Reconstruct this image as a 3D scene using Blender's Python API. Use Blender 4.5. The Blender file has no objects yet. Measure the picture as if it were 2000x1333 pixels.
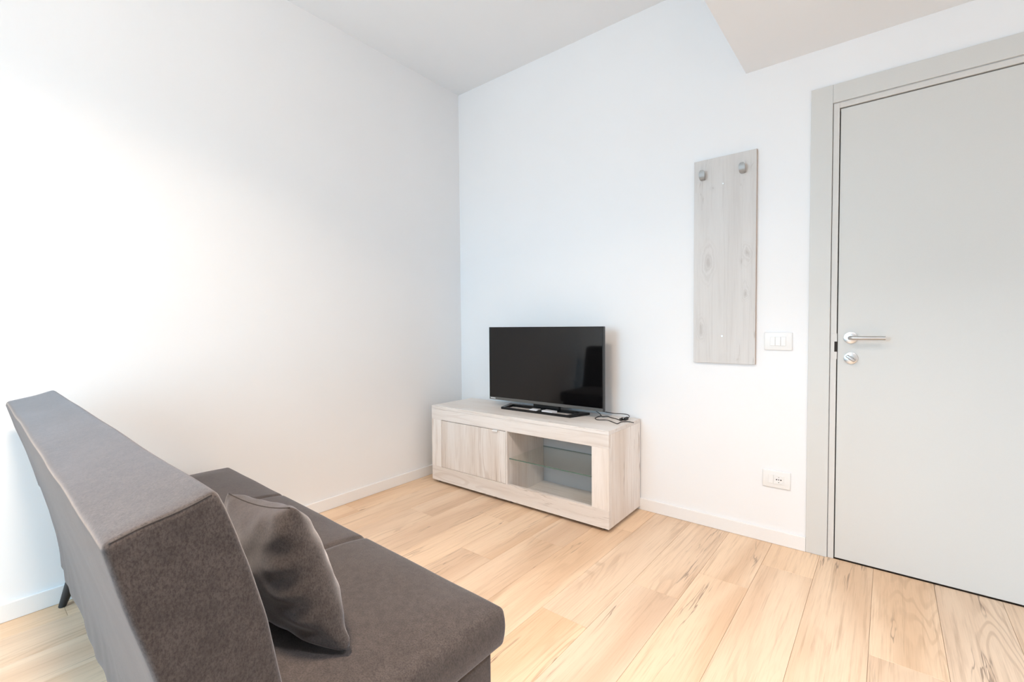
import bpy, bmesh, math, random
from mathutils import Vector, Matrix, noise
R = math.radians
S = bpy.context.scene
C = S.collection
random.seed(4)

# ------------------------------------------------------------------ camera
def make_camera():
    y, p, r = R(39.2577), R(1.8602), R(-0.4674)
    f = Vector((-math.sin(y) * math.cos(p), math.cos(y) * math.cos(p), -math.sin(p)))
    rt = Vector((math.cos(y), math.sin(y), 0)); up = rt.cross(f)
    rt2 = rt * math.cos(r) + up * math.sin(r); up2 = up * math.cos(r) - rt * math.sin(r)
    cd = bpy.data.cameras.new('camera'); cd.sensor_width = 36; cd.lens = 898.278 * 36 / 2000
    cd.clip_start = 0.02
    co = bpy.data.objects.new('camera', cd); C.objects.link(co)
    m = Matrix.Identity(4)
    for i in range(3):
        m[i][0], m[i][1], m[i][2] = rt2[i], up2[i], -f[i]
    m[0][3], m[1][3], m[2][3] = 2.677, -2.6249, 1.1154
    co.matrix_world = m
    S.camera = co
make_camera()

# ------------------------------------------------------------------ light and exposure
REAR, RIGHT, HC = -4.7, 4.4, 2.955          # rear wall, right wall, ceiling height
SOF_X, SOF_Z = 2.096, 2.399                  # dropped ceiling edge
WIN = (0.42, 1.72, 0.10, 2.40)                # french window in the rear wall: x0, x1, z0, z1
SKY = 17.1
w = bpy.data.worlds.new('world'); S.world = w; w.use_nodes = True      # even sky over pale sunlit houses and paving
def make_world():
    nt = w.node_tree; bg = nt.nodes['Background']
    tc = nt.nodes.new('ShaderNodeTexCoord'); sx = nt.nodes.new('ShaderNodeSeparateXYZ')
    mr = nt.nodes.new('ShaderNodeMapRange'); mr.inputs[1].default_value = -.03; mr.inputs[2].default_value = .03
    mx = nt.nodes.new('ShaderNodeMix'); mx.data_type = 'RGBA'
    mx.inputs[6].default_value = (.375, .462, .535, 1); mx.inputs[7].default_value = (.44, .755, 1.0, 1)
    nt.links.new(tc.outputs['Generated'], sx.inputs[0]); nt.links.new(sx.outputs[2], mr.inputs[0])
    nt.links.new(mr.outputs[0], mx.inputs[0]); nt.links.new(mx.outputs[2], bg.inputs[0])
    bg.inputs[1].default_value = SKY
make_world()
def portal(name, loc, rot, sx, sy):
    l = bpy.data.lights.new(name, 'AREA'); l.shape = 'RECTANGLE'; l.size = sx; l.size_y = sy
    l.cycles.is_portal = True
    o = bpy.data.objects.new(name, l); C.objects.link(o); o.location = loc; o.rotation_euler = rot
portal('window_portal', ((WIN[0] + WIN[1]) / 2, REAR - .16, (WIN[2] + WIN[3]) / 2), (R(90), 0, 0), WIN[1] - WIN[0], WIN[3] - WIN[2])
S.view_settings.view_transform = 'Standard'
S.view_settings.look = 'None'
S.view_settings.gamma = 1
S.view_settings.use_curve_mapping = False
S.view_settings.exposure = 0.19
S.cycles.diffuse_bounces = 5
S.cycles.max_bounces = 9

# ------------------------------------------------------------------ node helpers
def new_mat(name, col=(.8, .8, .8), rough=.5, metal=0, spec=.5, **kw):
    m = bpy.data.materials.new(name); m.use_nodes = True
    nt = m.node_tree; b = nt.nodes['Principled BSDF']
    b.inputs['Base Color'].default_value = (*col, 1)
    b.inputs['Roughness'].default_value = rough
    b.inputs['Metallic'].default_value = metal
    b.inputs['Specular IOR Level'].default_value = spec
    for k, v in kw.items(): b.inputs[k].default_value = v
    m.diffuse_color = (*col, 1)
    return m, nt, b
def nd(nt, typ, ins=None, **props):
    n = nt.nodes.new(typ)
    for k, v in props.items(): setattr(n, k, v)
    for k, v in (ins or {}).items():
        s = n.inputs[k]
        if isinstance(v, bpy.types.NodeSocket): nt.links.new(v, s)
        else: s.default_value = v
    return n
def mth(nt, op, a, b=0.0, c=0.0, clamp=False):
    return nd(nt, 'ShaderNodeMath', {0: a, 1: b, 2: c}, operation=op, use_clamp=clamp).outputs[0]
def vm(nt, op, a, b=(0, 0, 0)):
    return nd(nt, 'ShaderNodeVectorMath', {0: a, 1: b}, operation=op)
def rng(nt, v, a, b, c=0.0, d=1.0, smooth=True):
    return nd(nt, 'ShaderNodeMapRange', {0: v, 1: a, 2: b, 3: c, 4: d}, clamp=True,
              interpolation_type='SMOOTHSTEP' if smooth else 'LINEAR').outputs[0]
def mix(nt, f, a, b, typ='MIX'):
    n = nd(nt, 'ShaderNodeMix', None, data_type='RGBA', blend_type=typ)
    for k, v in ((0, f), (6, a), (7, b)):
        if isinstance(v, bpy.types.NodeSocket): nt.links.new(v, n.inputs[k])
        else: n.inputs[k].default_value = v if k == 0 else (*v, 1)
    return n.outputs[2]
def noi(nt, vec, scale=1.0, detail=4, rough=.55, dist=0.0):
    return nd(nt, 'ShaderNodeTexNoise', {'Vector': vec, 'Scale': scale, 'Detail': detail, 'Roughness': rough,
                                         'Distortion': dist}).outputs[0]
def bump(nt, b, h, strength, dist=.001):
    n = nd(nt, 'ShaderNodeBump', {'Height': h, 'Strength': strength, 'Distance': dist})
    nt.links.new(n.outputs[0], b.inputs['Normal'])

def wood(name, axis, light, mid, dark, crack, rough=.5, streak=1.0, ring=.35, knots=(), rand=True, scale=1.0, crackw=.012):
    """pale printed wood: blotches, long grain, arched rings and thin dark cracks running along one axis"""
    m, nt, b = new_mat(name, light, rough, spec=.35)
    tc = nd(nt, 'ShaderNodeTexCoord').outputs['Object']
    if rand:
        oi = nd(nt, 'ShaderNodeObjectInfo').outputs['Random']
        off = nd(nt, 'ShaderNodeCombineXYZ', {0: mth(nt, 'MULTIPLY', oi, 37.0), 1: mth(nt, 'MULTIPLY', oi, 91.0),
                                              2: mth(nt, 'MULTIPLY', oi, 53.0)}).outputs[0]
        p = vm(nt, 'ADD', tc, off).outputs[0]
    else: p = tc
    kd = None; kdark = None
    if knots:
        wob = nd(nt, 'ShaderNodeTexNoise', {'Vector': vm(nt, 'MULTIPLY', tc, (30, 30, 14)).outputs[0], 'Scale': 1.0, 'Detail': 3}).outputs['Color']
        kc = vm(nt, 'ADD', tc, vm(nt, 'MULTIPLY', vm(nt, 'SUBTRACT', wob, (.5, .5, .5)).outputs[0], (.030, 0, .09)).outputs[0]).outputs[0]
    for (kx, kz, rad, el) in knots:           # knots in the plane across / along the grain
        if axis == 'Z': sc_, c_ = (1, 0, 1 / el), (kx, 0, kz / el)
        else: sc_, c_ = (1, 1 / el, 0), (kx, kz / el, 0)
        d = vm(nt, 'DISTANCE', vm(nt, 'MULTIPLY', kc, sc_).outputs[0], c_).outputs['Value']
        g = rng(nt, d, rad * 3.2, 0.0)
        k = rng(nt, d, rad, rad * .25)
        ringk = mth(nt, 'MULTIPLY', g, mth(nt, 'MULTIPLY_ADD', mth(nt, 'SINE', mth(nt, 'MULTIPLY', d, 9.0 / rad)), .26, .22))
        tot = mth(nt, 'MAXIMUM', mth(nt, 'MULTIPLY', k, .75), ringk)
        kdark = tot if kdark is None else mth(nt, 'MAXIMUM', kdark, tot)
        kd = g if kd is None else mth(nt, 'MAXIMUM', kd, g)
    def stretch(a, l):                        # a: frequency across, l: frequency along the grain
        v = {'X': (l, a, a), 'Y': (a, l, a), 'Z': (a, a, l)}[axis]
        return vm(nt, 'MULTIPLY', p, tuple(scale * q for q in v)).outputs[0]
    blot = noi(nt, stretch(5.5, .8), 1, 3, .5, .3)
    grain = noi(nt, stretch(70, 2.2), 1, 4, .65)
    fine = noi(nt, stretch(260, 7), 1, 2, .6)
    warp = noi(nt, stretch(7, .9), 1, 2, .45, .2)
    rings = mth(nt, 'SINE', mth(nt, 'MULTIPLY', warp, 95.0))
    ringm = mth(nt, 'MULTIPLY', rng(nt, rings, .1, 1.0), rng(nt, noi(nt, stretch(4, .7), 1, 2), .5, .68))
    ck = noi(nt, stretch(13, .75), 1, 4, .62, .25)
    crackm = mth(nt, 'MULTIPLY', rng(nt, mth(nt, 'ABSOLUTE', mth(nt, 'SUBTRACT', ck, .5)), crackw, 0.0),
                 rng(nt, noi(nt, stretch(9, 1.3), 1.0, 3), .54, .66))
    col = mix(nt, mth(nt, 'MULTIPLY', rng(nt, blot, .36, .66), .85 * streak, clamp=True), light, mid)
    col = mix(nt, mth(nt, 'MULTIPLY', rng(nt, grain, .50, .78), .55 * streak, clamp=True), col, dark)
    col = mix(nt, mth(nt, 'MULTIPLY', rng(nt, fine, .45, .8), .22 * streak, clamp=True), col, dark)
    col = mix(nt, mth(nt, 'MULTIPLY', ringm, ring), col, dark)
    col = mix(nt, mth(nt, 'MULTIPLY', crackm, .7 * streak, clamp=True), col, crack)
    if kdark is not None: col = mix(nt, mth(nt, 'MULTIPLY', kdark, .62), col, crack)
    if rand:
        hv = nd(nt, 'ShaderNodeHueSaturation', {'Color': col, 'Value': mth(nt, 'MULTIPLY_ADD', oi, .10, .95),
                                                'Saturation': mth(nt, 'MULTIPLY_ADD', oi, .16, .92)})
        col = hv.outputs[0]
    nt.links.new(col, b.inputs['Base Color'])
    bump(nt, b, mth(nt, 'SUBTRACT', 1.0, mth(nt, 'ADD', mth(nt, 'MULTIPLY', grain, .5), crackm)), .12, .0006)
    return m

def plaster(name, col, sc=220):
    m, nt, b = new_mat(name, col, .92, spec=.2)
    tc = nd(nt, 'ShaderNodeTexCoord').outputs['Object']
    nt.links.new(mix(nt, rng(nt, noi(nt, tc, 1.3, 2), .3, .7), col, tuple(c * .985 for c in col)), b.inputs['Base Color'])
    return m
def painted(name, col, rough, sc=300, s=.03):
    m, nt, b = new_mat(name, col, rough, spec=.4)
    tc = nd(nt, 'ShaderNodeTexCoord').outputs['Object']
    n = noi(nt, tc, sc, 2)
    nt.links.new(mix(nt, n, col, tuple(c * .97 for c in col)), b.inputs['Base Color'])
    return m
def fabric(name, a, bcol, sheen=.5):
    m, nt, b = new_mat(name, a, .95, spec=.15)
    tc = nd(nt, 'ShaderNodeTexCoord').outputs['Object']
    big = noi(nt, tc, 6, 4, .6, .4)
    mid_ = noi(nt, tc, 45, 4, .72)
    fib = noi(nt, vm(nt, 'MULTIPLY', tc, (1.0, 1.0, .6)).outputs[0], 330, 4, .8)
    c = mix(nt, rng(nt, big, .3, .7), a, tuple(.86 * q for q in a))
    c = mix(nt, mth(nt, 'MULTIPLY', rng(nt, mid_, .35, .7), .35), c, bcol)
    c = mix(nt, mth(nt, 'MULTIPLY', rng(nt, fib, .36, .70), .75), c, bcol)
    nt.links.new(c, b.inputs['Base Color'])
    b.inputs['Sheen Weight'].default_value = sheen
    b.inputs['Sheen Roughness'].default_value = .45
    b.inputs['Sheen Tint'].default_value = (.93, .94, 1, 1)
    bump(nt, b, mth(nt, 'ADD', mth(nt, 'MULTIPLY', mid_, .6), mth(nt, 'MULTIPLY', fib, .7)), .3, .001)
    return m
def clear_glass(name, tint, edge=False):
    m = bpy.data.materials.new(name); m.use_nodes = True; nt = m.node_tree
    nt.nodes.remove(nt.nodes['Principled BSDF'])
    bf = nd(nt, 'ShaderNodeNewGeometry').outputs['Backfacing']
    fr = nd(nt, 'ShaderNodeFresnel', {'IOR': mth(nt, 'MULTIPLY_ADD', bf, 1 / 1.5 - 1.5, 1.5)})
    t = nd(nt, 'ShaderNodeBsdfTransparent', {'Color': (*tint, 1)})
    g = nd(nt, 'ShaderNodeBsdfGlossy', {'Color': (1, 1, 1, 1), 'Roughness': .02})
    x = nd(nt, 'ShaderNodeMixShader', {0: fr.outputs[0], 1: t.outputs[0], 2: g.outputs[0]})
    nt.links.new(x.outputs[0], nt.nodes['Material Output'].inputs[0])
    return m

M = {}
M['wall'] = plaster('white_wall_paint', (.86, .87, .882))
M['ceiling'] = plaster('white_ceiling_paint', (.84, .858, .876))
M['skirting'] = painted('white_skirting', (.86, .855, .85), .45)
M['door'] = painted('pale_grey_door_laminate', (.66, .66, .64), .5)
M['jamb'] = painted('pale_grey_jamb_laminate', (.68, .665, .64), .5)
M['gap'] = painted('dark_gap_shade', (.035, .03, .028), .9)  # near-black that stands in for shade in gaps, notch and holes
M['floor'] = wood('light_oak_laminate', 'Y', (.79, .60, .43), (.665, .465, .31), (.45, .295, .185), (.24, .165, .118), .45, 1.15, .4, crackw=.016)
M['subfloor'] = painted('dark_underlay', (.30, .20, .13), .9)
ST = ((.84, .805, .775), (.73, .66, .60), (.52, .43, .365), (.36, .29, .245))
M['stand_v'] = wood('whitewashed_oak_upright', 'Z', *ST, .55, 1.25, .4, crackw=.016)
M['stand_h'] = wood('whitewashed_oak_level', 'X', *ST, .55, .8, .3)
M['backing'] = painted('grey_backing_board', (.62, .62, .62), .7)
M['glass'] = clear_glass('shelf_glass', (.955, .975, .965))
M['glass_edge'] = new_mat('shelf_glass_edge', (.10, .17, .14), .15)[0]
M['pane'] = clear_glass('window_glass', (.97, .98, .98))
M['steel'] = new_mat('brushed_steel', (.72, .71, .70), .28, 1.0)[0]
M['satin'] = new_mat('satin_nickel', (.50, .50, .50), .38, 1.0)[0]
M['hook'] = new_mat('matt_grey_hook', (.36, .36, .355), .45, .35)[0]
M['screen'] = new_mat('screen_glass', (.003, .003, .0035), .05, spec=.42)[0]
M['tv_black'] = painted('black_television_plastic', (.012, .012, .013), .35)
M['tv_gloss'] = painted('glossy_black_plastic', (.010, .010, .011), .22)
M['tv_strip'] = new_mat('grey_bezel_strip', (.16, .16, .155), .35, .6)[0]
M['white'] = painted('white_plastic', (.84, .84, .83), .35, 200, .01)
M['paper'] = painted('white_paper', (.80, .82, .86), .7)
M['rubber'] = painted('black_cable_rubber', (.012, .010, .009), .5)
M['leg'] = painted('black_plastic_leg', (.02, .02, .022), .4)
M['fabric'] = fabric('grey_brown_microfibre', (.092, .076, .069), (.022, .018, .0165), .36)
M['seam'] = painted('dark_stitching', (.05, .043, .04), .9)

# ------------------------------------------------------------------ mesh helpers
def box(bm, x0, x1, y0, y1, z0, z1, bev=0, seg=2):
    b2 = bmesh.new()
    bmesh.ops.create_cube(b2, size=1)
    for v in b2.verts:
        v.co = Vector(((x0 + x1) / 2 + v.co.x * (x1 - x0), (y0 + y1) / 2 + v.co.y * (y1 - y0), (z0 + z1) / 2 + v.co.z * (z1 - z0)))
    if bev: bmesh.ops.bevel(b2, geom=list(b2.edges), offset=bev, segments=seg, profile=.5, affect='EDGES')
    merge(bm, b2); return bm
def merge(bm, b2, mat_=None):
    t = bpy.data.meshes.new('t'); b2.to_mesh(t); b2.free()
    if mat_ is not None: t.transform(mat_)
    bm.from_mesh(t); bpy.data.meshes.remove(t)
def B(*a, **k): return box(bmesh.new(), *a, **k)
def cyl(bm, p, q, r0, r1=None, n=24, bev=0):
    p, q = Vector(p), Vector(q); r1 = r0 if r1 is None else r1
    b2 = bmesh.new(); d = q - p
    bmesh.ops.create_cone(b2, cap_ends=True, segments=n, radius1=r0, radius2=r1, depth=d.length)
    if bev:
        es = [e for e in b2.edges if any(len(f.verts) > 4 for f in e.link_faces)]
        bmesh.ops.bevel(b2, geom=es, offset=bev, segments=2, profile=.5, affect='EDGES')
    merge(bm, b2, Matrix.Translation((p + q) / 2) @ d.to_track_quat('Z', 'Y').to_matrix().to_4x4())
    return bm
def tube(bm, pts, r, n=8, smooth=4, closed=False):
    pts = [Vector(p) for p in pts]
    if smooth > 1:
        out = []; N = len(pts); rngN = N if closed else N - 1
        for i in range(rngN):
            g = (lambda j: pts[j % N]) if closed else (lambda j: pts[max(0, min(N - 1, j))])
            a, b, c, d = g(i - 1), g(i), g(i + 1), g(i + 2)
            for k in range(smooth):
                t = k / smooth
                out.append(.5 * ((2 * b) + (c - a) * t + (2 * a - 5 * b + 4 * c - d) * t * t + (3 * b - a - 3 * c + d) * t ** 3))
        if not closed: out.append(pts[-1])
        pts = out
    rings = []; N = len(pts); nrm = None
    for i, p in enumerate(pts):
        if closed: t = pts[(i + 1) % N] - pts[i - 1]
        else: t = pts[min(i + 1, N - 1)] - pts[max(i - 1, 0)]
        t.normalize()
        if nrm is None: nrm = t.orthogonal().normalized()
        nrm = (nrm - t * nrm.dot(t)); nrm = nrm.normalized() if nrm.length > 1e-6 else t.orthogonal().normalized()
        bn = t.cross(nrm)
        rings.append([bm.verts.new(p + (nrm * math.cos(2 * math.pi * k / n) + bn * math.sin(2 * math.pi * k / n)) * r) for k in range(n)])
    for i in range(N if closed else N - 1):
        a, b = rings[i], rings[(i + 1) % N]
        for k in range(n): bm.faces.new((a[k], a[(k + 1) % n], b[(k + 1) % n], b[k]))
    if not closed: bm.faces.new(rings[0][::-1]); bm.faces.new(rings[-1])
    return bm
def softbox(hx, hy, hz, r, nx, ny, nz, fn=None):
    """rounded box of half sizes, gridded, every vertex passed through fn"""
    bm = bmesh.new(); h = (hx, hy, hz)
    def ticks(hh, n):
        k = 4
        e = [hh - r + r * math.sin(math.pi / 2 * i / k) for i in range(k + 1)]
        inner = [-(hh - r) + 2 * (hh - r) * i / n for i in range(n + 1)]
        return [-q for q in reversed(e[1:])] + inner + e[1:]
    T = [ticks(hx, nx), ticks(hy, ny), ticks(hz, nz)]
    vd = {}
    def V(i, j, k):
        key = (i, j, k)
        if key not in vd:
            p = Vector((T[0][i], T[1][j], T[2][k]))
            inn = Vector([max(-(h[a] - r), min(h[a] - r, p[a])) for a in range(3)])
            d = p - inn
            q = inn + (d.normalized() * r if d.length > 1e-9 else d)
            vd[key] = bm.verts.new(fn(q) if fn else q)
        return vd[key]
    L = [len(t) - 1 for t in T]
    for a in range(3):
        b, c = (a + 1) % 3, (a + 2) % 3
        for side in (0, L[a]):
            for i in range(L[b]):
                for j in range(L[c]):
                    q = []
                    for (ii, jj) in ((i, j), (i + 1, j), (i + 1, j + 1), (i, j + 1)):
                        key = [0, 0, 0]; key[a] = side; key[b] = ii; key[c] = jj; q.append(V(*key))
                    if side == 0: q.reverse()
                    bm.faces.new(q)
    return bm
def obj(name, bm, m, parent=None, smooth=False, loc=None):
    me = bpy.data.meshes.new(name)
    bmesh.ops.recalc_face_normals(bm, faces=bm.faces)
    bm.to_mesh(me); bm.free()
    me.materials.append(M[m] if isinstance(m, str) else m)
    if smooth:
        me.polygons.foreach_set('use_smooth', [True] * len(me.polygons))
        if smooth != 'all': me.set_sharp_from_angle(angle=R(40))
    o = bpy.data.objects.new(name, me); C.objects.link(o); o.parent = parent
    if loc is not None: o.location = loc
    return o
def struct(o): o['kind'] = 'structure'; return o
def thing(name, label, cat, loc=(0, 0, 0), rz=0, group=None):
    o = bpy.data.objects.new(name, None); C.objects.link(o)
    o.empty_display_size = .1; o.location = loc; o.rotation_euler = (0, 0, rz)
    return tag(o, label, cat, group)
def tag(o, label, cat, group=None):
    o['label'] = label; o['category'] = cat
    if group: o['group'] = group
    return o

# ------------------------------------------------------------------ room shell
DX0, DX1, DZ = 2.496, 3.296, 2.102           # door leaf
JX0, JX1, JZ = 2.467, 3.325, 2.132           # jamb strip outside edge
KX0, KX1, KZ = 2.381, 3.411, 2.2175          # casing outside edge
bm = bmesh.new()                             # back wall with a recess for the door
box(bm, -.3, JX0, 0, .09, -.03, HC + .1); box(bm, JX1, RIGHT + .2, 0, .09, -.03, HC + .1)
box(bm, JX0, JX1, 0, .09, JZ, HC + .1); box(bm, -.3, RIGHT + .2, .09, .2, -.03, HC + .1)
struct(obj('wall_back', bm, 'wall'))
TA = math.tan(R(1.6665))                      # the left wall stands slightly askew
def wl(y): return -y * TA
def askew(bm):
    for v in bm.verts: v.co.x += wl(v.co.y)
    return bm
struct(obj('wall_left', askew(B(-.2, 0, REAR - .2, .2, -.03, HC + .1)), 'wall'))
bm = B(RIGHT, RIGHT + .15, REAR - .2, .05, -.03, HC + .1)
struct(obj('wall_right', bm, 'wall'))
bm = bmesh.new()
box(bm, -.2, WIN[0], REAR - .15, REAR, -.03, HC + .1); box(bm, WIN[1], RIGHT + .1, REAR - .15, REAR, -.03, HC + .1)
box(bm, WIN[0], WIN[1], REAR - .15, REAR, WIN[3], HC + .1); box(bm, WIN[0], WIN[1], REAR - .15, REAR, -.03, WIN[2])
struct(obj('wall_rear', bm, 'wall'))
ceil_o = struct(obj('ceiling', B(-.2, RIGHT + .1, REAR - .1, .1, HC, HC + .12), 'ceiling'))
obj('dropped_ceiling', B(SOF_X, RIGHT + .05, REAR - .05, .02, SOF_Z, HC + .02), 'ceiling', ceil_o)
# windows behind the photographer
wn = struct(bpy.data.objects.new('window_1', None)); C.objects.link(wn)
x0, x1, z0, z1 = WIN; xm = (x0 + x1) / 2
for a, b, c, d in ((x0, x0 + .07, z0, z1), (x1 - .07, x1, z0, z1), (xm - .05, xm + .05, z0, z1), (x0 + .07, x1 - .07, z0, z0 + .08), (x0 + .07, x1 - .07, z1 - .08, z1)):
    obj('window_frame', B(a, b, REAR - .10, REAR - .03, c, d, bev=.004), 'white', wn)
for a, b in ((x0 + .07, xm - .05), (xm + .05, x1 - .07)):
    obj('pane', B(a, b, REAR - .07, REAR - .064, z0 + .08, z1 - .08), 'pane', wn)

# floor: laid planks over a dark underlay
fl = struct(obj('floor', B(-.2, RIGHT + .1, REAR - .1, .1, -.05, -.0105), 'subfloor'))
PW, PL = .2022, 1.285
joint = {1.833: -.784, 2.035: -.528, 1.630: -1.17, 2.641: -.698, 2.237: -.269, 1.226: -.705, 1.428: -.33,
         .822: -.645, 1.024: -1.02, 2.439: -1.25, 2.843: -1.02, .620: -.20, .417: -.86, 1.630: -1.17}
pid = 0
for k in range(-13, 10):
    xa = 2.4392 + k * PW; xb = xa + PW
    lo, hi = max(xa, 0.004), min(xb, RIGHT - .002)
    if hi - lo < .02: continue
    j = min(joint, key=lambda q: abs(q - xa))
    off = joint[j] if abs(j - xa) < .01 else -((k * .43) % 1.0) * PL
    cuts = sorted({0.0, REAR} | {off + n * PL for n in range(-6, 6) if REAR + .05 < off + n * PL < -.05}, reverse=True)
    for y1_, y0_ in zip(cuts, cuts[1:]):
        a = lo if xa > .004 else max(lo, 0)
        g = .0004
        bmp = bmesh.new()
        box(bmp, a - (a + hi) / 2 + g, hi - (a + hi) / 2 - g, y0_ - (y0_ + y1_) / 2 + g, y1_ - (y0_ + y1_) / 2 - g, -.01, 0)
        tops = [e for e in bmp.edges if all(v.co.z > -.001 for v in e.verts)]
        bmesh.ops.bevel(bmp, geom=tops, offset=.0008, segments=1, affect='EDGES')
        obj('plank', bmp, 'floor', fl, loc=((a + hi) / 2, (y0_ + y1_) / 2, 0)); pid += 1

# skirting boards
def skirt(bm, *a):
    box(bm, *a)
    return bm
bm = askew(B(0, .012, REAR, -.012, .0005, .07, bev=.002)); struct(obj('baseboard_left', bm, 'skirting'))
struct(obj('baseboard_back', B(.0, KX0 - .0005, -.012, 0, .0005, .07, bev=.002), 'skirting'))
struct(obj('baseboard_back_right', B(KX1 + .0005, RIGHT, -.012, 0, .0005, .07, bev=.002), 'skirting'))
struct(obj('baseboard_right', B(RIGHT - .012, RIGHT, REAR, -.012, .0005, .07, bev=.002), 'skirting'))

# ------------------------------------------------------------------ door
dr = struct(bpy.data.objects.new('door_1', None)); C.objects.link(dr); dr.location = (DX0, 0, 0)
def dobj(name, bm, m, parent=dr, smooth=False):
    bm.transform(Matrix.Translation((-DX0, 0, 0))) if False else bmesh.ops.translate(bm, verts=bm.verts, vec=(-DX0, 0, 0))
    return obj(name, bm, m, parent, smooth)
dobj('leaf', B(DX0, DX1, .0015, .042, .006, DZ - .0005, bev=.0015), 'door')
for a in ((KX0, JX0 - .001, .0005, KZ, 0), (JX1 + .001, KX1, .0005, KZ, 0)):
    dobj('casing', B(a[0], a[1], -.010, 0, a[2], a[3], bev=.0015), 'door')
dobj('casing', B(JX0 - .0008, JX1 + .0008, -.010, 0, JZ + .001, KZ, bev=.0015), 'door')
dobj('jamb', B(JX0 + .0018, DX0 - .004, -.004, .088, .0005, JZ - .002, bev=.001), 'jamb')
dobj('jamb', B(DX1 + .004, JX1 - .0018, -.004, .088, .0005, JZ - .002, bev=.001), 'jamb')
dobj('jamb', B(DX0 - .004, DX1 + .004, -.004, .088, DZ + .004, JZ - .002, bev=.001), 'jamb')
dobj('gap_shade_sheet', B(DX0 - .004, DX1 + .004, .045, .088, .001, DZ + .004), 'gap')  # dark sheet behind the leaf paints the shade in its gaps
# strike plate, and a dark block painting the shaded notch at the leaf edge
dobj('strike_plate', B(JX0 + .006, DX0 - .0015, -.0052, -.003, .948, 1.068, bev=.0008), 'jamb')
dobj('notch_shade', B(DX0 - .012, DX0 - .0015, -.0060, .012, .983, 1.031, bev=.001), 'gap')
HX, HZ = 2.545, 1.049
hd = dobj('door_handle', cyl(bmesh.new(), (HX, .003, HZ), (HX, -.009, HZ), .0265, n=40, bev=.002), 'steel', smooth=True)
lev = bmesh.new()
cyl(lev, (HX - DX0, -.006, HZ), (HX - DX0, -.048, HZ), .0095, n=24)
tube(lev, [(HX - DX0, -.034, HZ), (HX - DX0, -.046, HZ), (HX - DX0 + .006, -.053, HZ), (HX - DX0 + .02, -.055, HZ), (HX - DX0 + .07, -.055, HZ), (HX - DX0 + .125, -.053, HZ)], .0085, n=16, smooth=5)
obj('lever', lev, 'satin', hd, smooth=True)
lk = dobj('lock', cyl(bmesh.new(), (HX + .002, .003, .955), (HX + .002, -.009, .955), .0265, n=40, bev=.002), 'steel', smooth=True)
tk = bmesh.new()
cyl(tk, (HX + .002 - DX0, -.006, .955), (HX + .002 - DX0, -.013, .955), .011, n=24)
b2 = bmesh.new(); box(b2, -.021, .021, -.032, -.010, -.0065, .0065, bev=.004, seg=3)
merge(tk, b2, Matrix.Translation((HX + .002 - DX0, 0, .955)) @ Matrix.Rotation(R(38), 4, 'Y'))
obj('thumb_turn', tk, 'satin', lk, smooth=True)

# ------------------------------------------------------------------ television stand
SW, SD, SZ0, SZ1 = 1.387, .415, .021, .553
st = thing('tv_stand', 'low whitewashed oak television stand with one door and an open glass shelf', 'tv stand', (.152, -.452, 0), R(1.03))
t = .018
obj('top_panel', B(0, SW, .0005, SD, SZ1 - .022, SZ1, bev=.0012), 'stand_h', st)
obj('top_rail', B(0, SW, 0, .022, .4575, SZ1 - .0225, bev=.0008), 'stand_h', st)
obj('bottom_rail', B(0, SW, 0, .022, SZ0, .1225, bev=.0008), 'stand_h', st)
obj('stile', B(0, .098, 0, .022, .1228, .4572, bev=.0006), 'stand_v', st)
obj('stile', B(1.2845, SW, 0, .022, .1228, .4572, bev=.0006), 'stand_v', st)
obj('side_panel', B(0, .02, .0222, SD, SZ0, SZ1 - .0225, bev=.0008), 'stand_v', st)
obj('side_panel', B(SW - .02, SW, .0222, SD, SZ0, SZ1 - .0225, bev=.0008), 'stand_v', st)
obj('divider', B(.6795, .6915, .0005, SD - .012, SZ0 + t, SZ1 - .0225, bev=.0006), 'stand_v', st)
obj('bottom_panel', B(.02, SW - .02, .0222, SD - .01, SZ0, SZ0 + t), 'stand_h', st)
obj('back_panel', B(.02, SW - .02, SD - .010, SD - .004, SZ0, SZ1 - .0225), 'backing', st)
cd_ = obj('door', B(.1005, .677, .001, .019, .1245, .4535, bev=.001), 'stand_v', st)
hb = B(.578, .622, -.010, .004, .4537, .4553, bev=.0005); box(hb, .578, .622, -.0112, -.0095, .4455, .4553, bev=.0005)
obj('handle', hb, 'white', cd_)
gs = obj('glass_shelf', B(.6925, SW - .021, .022, SD - .014, .2785, .2845), 'glass', st)
obj('polished_edge', B(.6925, SW - .021, .0205, .0218, .2785, .2845), 'glass_edge', gs)
obj('polished_edge', B(.6925, SW - .021, SD - .0138, SD - .0125, .2785, .2845), 'glass_edge', gs)
for fx in (.04, SW / 2, SW - .04):
    for fy in (.05, SD - .04):
        obj('foot', cyl(bmesh.new(), (fx, fy, 0), (fx, fy, SZ0), .018, .016, 16), 'tv_black', st)

# ------------------------------------------------------------------ television
TVX0, TVX1, TVY, TVZ0, TVZ1 = .4925, 1.3735, -.190, .600, 1.109
tv = thing('television', 'black flat screen television on a hollow frame foot, switched off', 'television', ((TVX0 + TVX1) / 2, TVY, SZ1), R(1.8))
W2 = (TVX1 - TVX0) / 2; H0 = TVZ0 - SZ1; H1 = TVZ1 - SZ1
cs = B(-W2, W2, .0, .028, H0, H1, bev=.003); box(cs, -W2 * .72, W2 * .72, .026, .062, H0 + .03, H0 + .33, bev=.012)
obj('casing', cs, 'tv_black', tv)
bz = bmesh.new()
bw = .006
box(bz, -W2, -W2 + bw, -.004, .002, H0, H1, bev=.001); box(bz, W2 - bw, W2, -.004, .002, H0, H1, bev=.001)
box(bz, -W2, W2, -.004, .002, H1 - bw, H1, bev=.001)
obj('bezel', bz, 'tv_gloss', tv)
obj('lower_bezel', B(-W2 + .0005, W2 - .0005, -.0055, .001, H0 + .0005, H0 + .019, bev=.001), 'tv_strip', tv)
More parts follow.
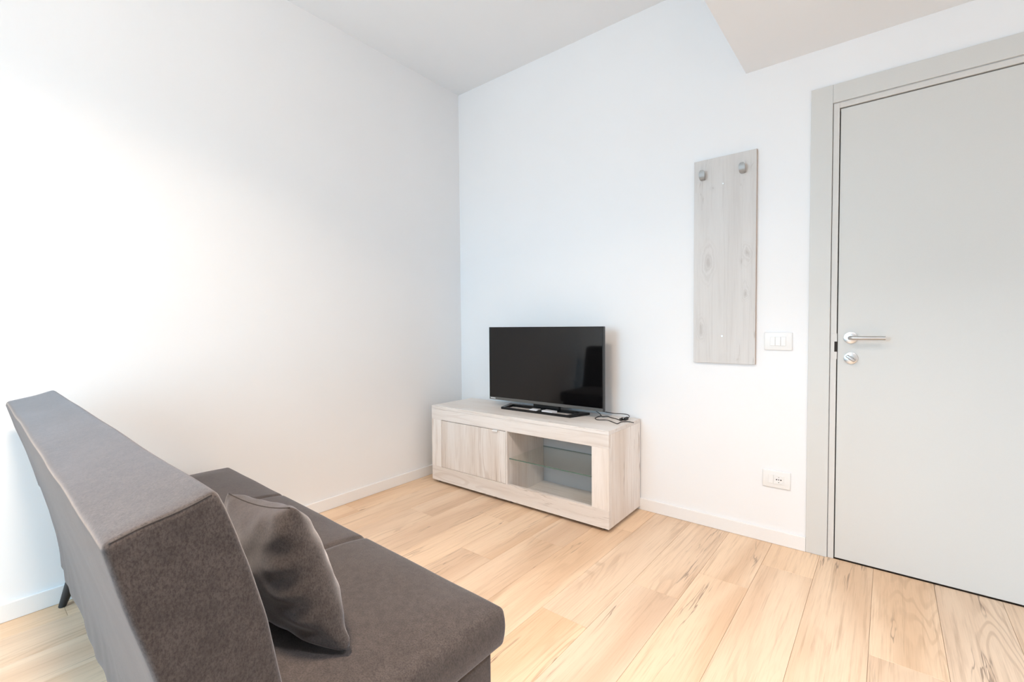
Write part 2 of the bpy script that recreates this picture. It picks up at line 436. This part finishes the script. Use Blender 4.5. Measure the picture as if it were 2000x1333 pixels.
obj('screen', B(-W2 + bw, W2 - bw, -.0022, .001, H0 + .019, H1 - bw), 'screen', tv)
lg = bmesh.new()
for i in range(7): box(lg, -W2 + .012 + i * .0062, -W2 + .0168 + i * .0062, -.0062, -.005, H0 + .007, H0 + .0135)
obj('badge', lg, 'white', tv)
# foot: hollow flared frame
def ring(outer, inner, z0, z1):
    bm = bmesh.new(); n = len(outer)
    o0 = [bm.verts.new((*p, z0)) for p in outer]; o1 = [bm.verts.new((*p, z1)) for p in outer]
    i0 = [bm.verts.new((*p, z0)) for p in inner]; i1 = [bm.verts.new((*p, z1)) for p in inner]
    for k in range(n):
        l = (k + 1) % n
        bm.faces.new((o0[k], o0[l], o1[l], o1[k])); bm.faces.new((i0[l], i0[k], i1[k], i1[l]))
        bm.faces.new((o1[k], o1[l], i1[l], i1[k])); bm.faces.new((o0[l], o0[k], i0[k], i0[l]))
    bmesh.ops.bevel(bm, geom=list(bm.edges), offset=.0012, segments=2, affect='EDGES')
    return bm
cx = (TVX0 + TVX1) / 2
fo = [(.648 - cx, -.070), (1.186 - cx, -.070), (1.240 - cx, .085), (.608 - cx, .085)]
fi = [(.672 - cx, -.061), (1.160 - cx, -.061), (1.186 - cx, .050), (.660 - cx, .050)]
obj('foot_frame', ring(fo, fi, 0, .0155), 'tv_gloss', tv)
nk = B(-.10, .10, .046, .075, .015, H0 + .08, bev=.004); obj('neck', nk, 'tv_black', tv)

def slip(loc, rz, a, b, h, label):
    o = obj('paper_slip', B(-a, a, -b, b, 0, h, bev=.0008), 'paper'); o.location = loc; o.rotation_euler = (0, 0, rz)
    return tag(o, label, 'paper')
slip((.872, -.178, SZ1), R(8), .030, .024, .011, 'small flat white paper slip inside television foot frame, the left one')
slip((.990, -.185, SZ1), R(-4), .044, .026, .014, 'larger white folded leaflet inside television foot frame, the right one')
rm = thing('remote_control', 'small dark remote control between the two white papers in television foot', 'remote control', (.921, -.185, SZ1))
obj('body', B(-.014, .014, -.032, .032, 0, .009, bev=.003), 'tv_black', rm)
bt = bmesh.new()
for i in range(3):
    for j in range(6): box(bt, -.009 + i * .007, -.005 + i * .007, -.026 + j * .009, -.021 + j * .009, .0088, .0102)
obj('buttons', bt, 'tv_strip', rm)

# power cable on the stand
cb = thing('power_cable', 'thin black looped power cable lying beside the television on stand', 'cable', (1.40, -.12, SZ1))
def loc_(pts, z): return [(x - 1.40, y + .12, (p[0] if (p := rest) else z) - SZ1) for x, y, *rest in pts]
c1 = [(1.30, -.150, .60), (1.318, -.062, .578), (1.345, -.050, .574), (1.385, -.055, .574), (1.425, -.045, .575), (1.455, -.040, .574), (1.480, -.055, .572), (1.490, -.080, .566), (1.482, -.098, .560)]
c2 = [(1.30, -.150, .60), (1.303, -.088, .566), (1.318, -.098, .557), (1.335, -.106, .556), (1.348, -.082, .556), (1.387, -.102, .556), (1.435, -.122, .556), (1.462, -.136, .556), (1.470, -.118, .558)]
c3 = [(1.318, -.098, .5585), (1.309, -.12, .556), (1.315, -.165, .556), (1.327, -.19, .556), (1.355, -.208, .556), (1.398, -.182, .556), (1.44, -.204, .556), (1.486, -.236, .556), (1.495, -.23, .556), (1.490, -.181, .556), (1.510, -.156, .556), (1.530, -.156, .5575), (1.562, -.170, .5585)]
for c_ in (c1, c2, c3):
    obj('cord', tube(bmesh.new(), [(x - 1.40, y + .12, z - SZ1) for x, y, z in c_], .0023, 8, 5), 'rubber', cb, 'all')
pl = B(1.462 - 1.40, 1.476 - 1.40, -.150 + .12, -.108 + .12, .0005, .016, bev=.004)
box(pl, 1.478 - 1.40, 1.492 - 1.40, -.128 + .12, -.084 + .12, .0005, .018, bev=.004)
obj('plug', pl, 'rubber', cb, True)
obj('plug_tie', tube(bmesh.new(), [(.07, -.01, .010), (.08, .005, .012), (.086, .018, .010)], .004, 8, 3), 'white', cb, True)

# ------------------------------------------------------------------ coat rack
CX0, CX1, CZ0, CZ1 = 1.844, 2.152, .908, 2.002
cr = thing('coat_rack', 'tall narrow grey weathered wood coat rack panel with two hooks on wall', 'coat rack', ((CX0 + CX1) / 2, 0, CZ0))
cxm = (CX0 + CX1) / 2
KN = [(x - cxm, z - CZ0, r, e) for x, z, r, e in ((1.920, 1.451, .020, 2.6), (2.110, 1.475, .014, 1.8), (2.085, 1.44, .007, 2.0), (2.105, 1.283, .010, 2.4), (1.941, 1.846, .008, 1.2), (1.885, 1.094, .012, 2.6), (2.071, .925, .007, 1.0), (2.131, 1.925, .004, 1.0))]
M['rack'] = wood('grey_weathered_pine', 'Z', (.66, .645, .63), (.585, .56, .54), (.47, .44, .42), (.36, .325, .305), .55, .8, .35, KN, rand=False, crackw=.008)
obj('panel', B(-(CX1 - CX0) / 2, (CX1 - CX0) / 2, -.018, -.0005, 0, CZ1 - CZ0, bev=.0008), 'rack', cr)
obj('edge_band', B((CX1 - CX0) / 2 - .0002, (CX1 - CX0) / 2 + .0008, -.0172, -.0008, .0008, CZ1 - CZ0 - .0008), new_mat('brown_edge_band', (.50, .40, .34), .6)[0], cr)
def hook(x, z):
    bm = bmesh.new()
    prof = [(-.017, .0), (-.026, -.001), (-.036, -.001), (-.043, .004), (-.047, .014), (-.0485, .026), (-.049, .036), (-.048, .044)]
    wd = [.010, .0105, .012, .0135, .015, .015, .013, .008]
    th = .0028; rows = []
    for i, ((y, zz), hw) in enumerate(zip(prof, wd)):
        a = prof[max(0, i - 1)]; b = prof[min(len(prof) - 1, i + 1)]
        tx, tz = b[0] - a[0], b[1] - a[1]; l = math.hypot(tx, tz); nx, nz = -tz / l, tx / l
        rows.append([bm.verts.new((sx * hw, y + s * nx * th, zz + s * nz * th)) for sx, s in ((-1, -1), (-.6, -1.25), (.6, -1.25), (1, -1), (1, 1), (.6, 1.1), (-.6, 1.1), (-1, 1))])
    for a, b in zip(rows, rows[1:]):
        for k in range(8): bm.faces.new((a[k], a[(k + 1) % 8], b[(k + 1) % 8], b[k]))
    bm.faces.new(rows[0]); bm.faces.new(rows[-1][::-1])
    bmesh.ops.translate(bm, verts=bm.verts, vec=(x - cxm, 0, z - CZ0 - .018))
    return obj('hook', bm, 'hook', cr, True)
hook(1.893, 1.915); hook(2.090, 1.912)
for zz in (1.858, 1.053):
    sc = bmesh.new(); cyl(sc, (1.993 - cxm, -.017, zz - CZ0), (1.993 - cxm, -.0205, zz - CZ0), .0055, .004, 16)
    obj('screw', sc, 'steel', cr, True)

# ------------------------------------------------------------------ switch and socket
def plate(name, label, cat, x0, x1, z0, z1):
    t_ = thing(name, label, cat, ((x0 + x1) / 2, 0, (z0 + z1) / 2))
    w_, h_ = (x1 - x0) / 2, (z1 - z0) / 2
    obj('cover_plate', B(-w_, w_, -.009, .0, -h_, h_, bev=.004, seg=3), 'white', t_, True)
    return t_
sw = plate('light_switch', 'white three gang light switch plate beside the coat rack', 'light switch', 2.192, 2.315, .984, 1.073)
for a, b in ((-.0345, -.0125), (-.0115, .0115), (.0125, .0345)):
    obj('rocker', B(a, b, -.0125, -.0085, -.0225, .0225, bev=.0012), 'white', sw)
so = plate('wall_socket', 'white power socket plate low on the wall beside the door', 'socket', 2.190, 2.314, .287, .374)
obj('blank_insert', B(-.0345, -.0125, -.0115, -.0085, -.0225, .0225, bev=.0012), 'white', so)
fp = B(-.0115, .0345, -.0115, -.0085, -.0225, .0225, bev=.0012); sk = obj('socket_face', fp, 'white', so)
rg = tube(bmesh.new(), [(.0115 + .0195 * math.cos(i * math.pi / 12), -.0115, .0195 * math.sin(i * math.pi / 12)) for i in range(24)], .0012, 6, 1, True)
obj('rim', rg, 'white', sk, True)
for dx, dz, r_ in ((-.0095, .001, .0032), (0, .001, .0026), (.0095, .001, .0032), (0, -.0125, .002), (0, .0125, .0016)):
    obj('hole', cyl(bmesh.new(), (.0115 + dx, -.010, dz), (.0115 + dx, -.0119, dz), r_, n=14), 'gap', sk)

# ------------------------------------------------------------------ ceiling lamp above the photographer, and an added fill lamp
LAMP1, FILL_LAMP = (43, (1.0, .785, .60)), (29, (.90, .92, 1.0))
def ceiling_lamp(loc, power, rad, label):
    lp = thing('ceiling_lamp', label, 'lamp', loc)
    obj('mount', cyl(bmesh.new(), (0, 0, 0), (0, 0, -.03), rad * .75, n=40), 'white', lp, True)
    obj('shade_rim', tube(bmesh.new(), [(rad * math.cos(i * math.pi / 20), rad * math.sin(i * math.pi / 20), -.035) for i in range(40)], .012, 8, 1, True), 'white', lp, True)
    ld = bpy.data.lights.new('lamp_disc', 'AREA'); ld.shape = 'DISK'; ld.size = rad * 1.9; ld.energy, ld.color = power
    ld.spread = R(132)
    lo = bpy.data.objects.new('lamp_disc', ld); C.objects.link(lo); lo.parent = lp; lo.location = (0, 0, -.05)
ceiling_lamp((1.86, -2.62, HC), LAMP1, .2, 'round white flush ceiling lamp high above the end of the sofa')
ceiling_lamp((3.3, -2.2, SOF_Z), FILL_LAMP, .15, 'small added fill lamp, unseen, under the dropped ceiling beyond the right edge')  # invented lamp, added to brighten the lower door and the floor at right

# ------------------------------------------------------------------ sofa
sf = thing('sofa', 'armless grey brown fabric sofa bed seen from behind, facing the television', 'sofa', (1.065, -2.10, 0), R(-.6))
HL = .895
def interp(tab, z):
    if z <= tab[0][0]: return tab[0][1]
    for (a, ya), (b, yb) in zip(tab, tab[1:]):
        if z <= b: return ya + (yb - ya) * (z - a) / (b - a)
    return tab[-1][1]
REARP = [(.17, -2.385), (.25, -2.389), (.33, -2.397), (.42, -2.411), (.5, -2.427), (.6, -2.448), (.68, -2.467), (.76, -2.489), (.86, -2.511), (.92, -2.524)]
FRONTP = [(.17, -2.26), (.44, -2.275), (.554, -2.300), (.678, -2.322), (.771, -2.346), (.853, -2.372), (.89, -2.386), (.93, -2.398)]
def back_fn(p):
    s = (p.y + .066) / .132; h = (p.z + .352) / .704
    z = (.175 + (.858 - .175) * h) * (1 - s) + (.175 + (.888 - .175) * h) * s
    y = interp(REARP, z) * (1 - s) + interp(FRONTP, z) * s
    x = p.x
    n = noise.noise((x * 4, z * 5, 3.1)) * .004
    if h < .35: n += noise.noise((x * 14, z * 3, 8.0)) * .006 * (1 - h / .35)      # loose cover hanging at the foot of the back
    zz = z + (noise.noise((x * 9, 0, 1.7)) * .012 if h < .05 else 0)
    if h > .9: zz += .004 * noise.noise((x * 3, s * 2, 5.0))
    if h > .5 and x < -HL + .09: zz -= .016 * ((-HL + .09 - x) / .09) ** 2
    bul = .006 * math.cos(p.x / HL * math.pi / 2) * math.sin(max(0, min(1, h)) * math.pi)
    return Vector((x, y + 2.10 + n * (1 - s) + n * .5 * s - bul * (1 - s) * .5 + bul * s, zz))
bk = obj('backrest', softbox(HL, .066, .352, .010, 60, 8, 34, back_fn), 'fabric', sf, 'all')
def seat_fn(p):
    x, y, z = p
    if z > 0:
        e = min(1, max(0, (HL - abs(x)) / .13)); f_ = min(1, max(0, (.25 - y) / .13))
        z += .015 * (e * (2 - e)) * (f_ * (2 - f_)) - .007
        for sx in (-.298, .298): z -= .008 * math.exp(-((x - sx) / .010) ** 2) * min(1, (z + .0) / .03)
        z += .0025 * noise.noise((x * 5, y * 6, 2.0))
    else:
        z += .004 * noise.noise((x * 6, y * 8, 7.0))
    if abs(x) > HL - .04: x += math.copysign(.006, x) * math.cos(min(1, abs(z) / .052) * math.pi / 2)
    if y > .2: y += .006 * math.cos(min(1, abs(z) / .052) * math.pi / 2)
    return Vector((x, y + .073, z + .387))
# x ticks are even; a finer grid lets the two stitched seams show
obj('seat_cushion', softbox(HL, .245, .053, .013, 240, 24, 5, seat_fn), 'fabric', sf, 'all')
obj('base', softbox(HL - .017, .222, .11, .008, 20, 6, 4, lambda p: Vector((p.x, p.y + .070, p.z + .228))), 'fabric', sf, 'all')
sl = [back_fn(Vector((HL - .0026, -.0575 + .115 * i / 12, .352 - .0026))) for i in range(13)]
obj('seam', tube(bmesh.new(), sl, .0011, 6, 2), 'seam', bk, 'all')
def leg(foot, top):
    b2 = bmesh.new(); cyl(b2, foot, top, .012, .026, 20)
    obj('leg', b2, 'leg', sf, True)
leg((-.945, -.280, 0), (-.895, -.225, .20)); leg((.87, -.270, 0), (.82, -.215, .20))
leg((-.87, .27, 0), (-.82, .225, .14)); leg((.87, .27, 0), (.82, .225, .14))

# ------------------------------------------------------------------ cushion on the sofa
pw = thing('throw_pillow', 'square grey brown throw pillow leaning against the sofa backrest', 'pillow', (1.628, -2.165, .445))
def pillow_pt(u, v, side):
    e = (1 - u * u) * (1 - v * v)
    t_ = .080 * max(0, e) ** .42
    hu = .187 * (1 - .04 * (1 - v * v)); hv = .160 * (1 - .09 * (1 - u * u))
    X = u * hu; V_ = v * hv
    X, V_ = X * math.cos(R(9.5)) - V_ * math.sin(R(9.5)), X * math.sin(R(9.5)) + V_ * math.cos(R(9.5))
    wr = noise.noise((u * 3.2, v * 3.2, 4 + side)) * .010 * max(0, e) ** .3
    cr_ = (abs(u) * abs(v)) ** 3
    wr += .010 * cr_ * math.sin((u * side - v) * 14)
    fold = .006 * math.sin(v * 16 + u * 3) * math.exp(-((abs(u) - .8) / .22) ** 2) * max(0, 1 - v * v)
    N_ = side * (t_ * (.86 if side > 0 else 1) + wr * .6 + fold * (.25 if side > 0 else .8))
    if abs(u) > .999 or abs(v) > .999: N_ = 0
    a = R(15)                                            # lean back
    y = -math.sin(a) * V_ + math.cos(a) * N_
    z = math.cos(a) * V_ + math.sin(a) * N_
    # the underside settles on the seat
    z0 = .140
    zz = z + z0
    if zz < .012: zz = .012 + (zz - .012) * .12
    return Vector((X, y - .002, zz))
bm = bmesh.new(); NP = 44; vs = {}
def g_(i): 
    q = -1 + 2 * i / NP
    return math.copysign(1 - (1 - abs(q)) ** 1.35, q)
for side in (-1, 1):
    for i in range(NP + 1):
        for j in range(NP + 1):
            edge = i in (0, NP) or j in (0, NP)
            key = (i, j, 0 if edge else side)
            if key not in vs: vs[key] = bm.verts.new(pillow_pt(g_(i), g_(j), side))
    for i in range(NP):
        for j in range(NP):
            q = [vs[(a, b, 0 if (a in (0, NP) or b in (0, NP)) else side)] for a, b in ((i, j), (i + 1, j), (i + 1, j + 1), (i, j + 1))]
            bm.faces.new(q if side > 0 else q[::-1])
body = obj('cover', bm, 'fabric', pw, 'all')
br = [(.97 - 1.94 * i / 24, 1) for i in range(25)]
obj('seam', tube(bmesh.new(), [pillow_pt(u, v, 1) for u, v in br], .0011, 6, 1), 'seam', body, 'all')
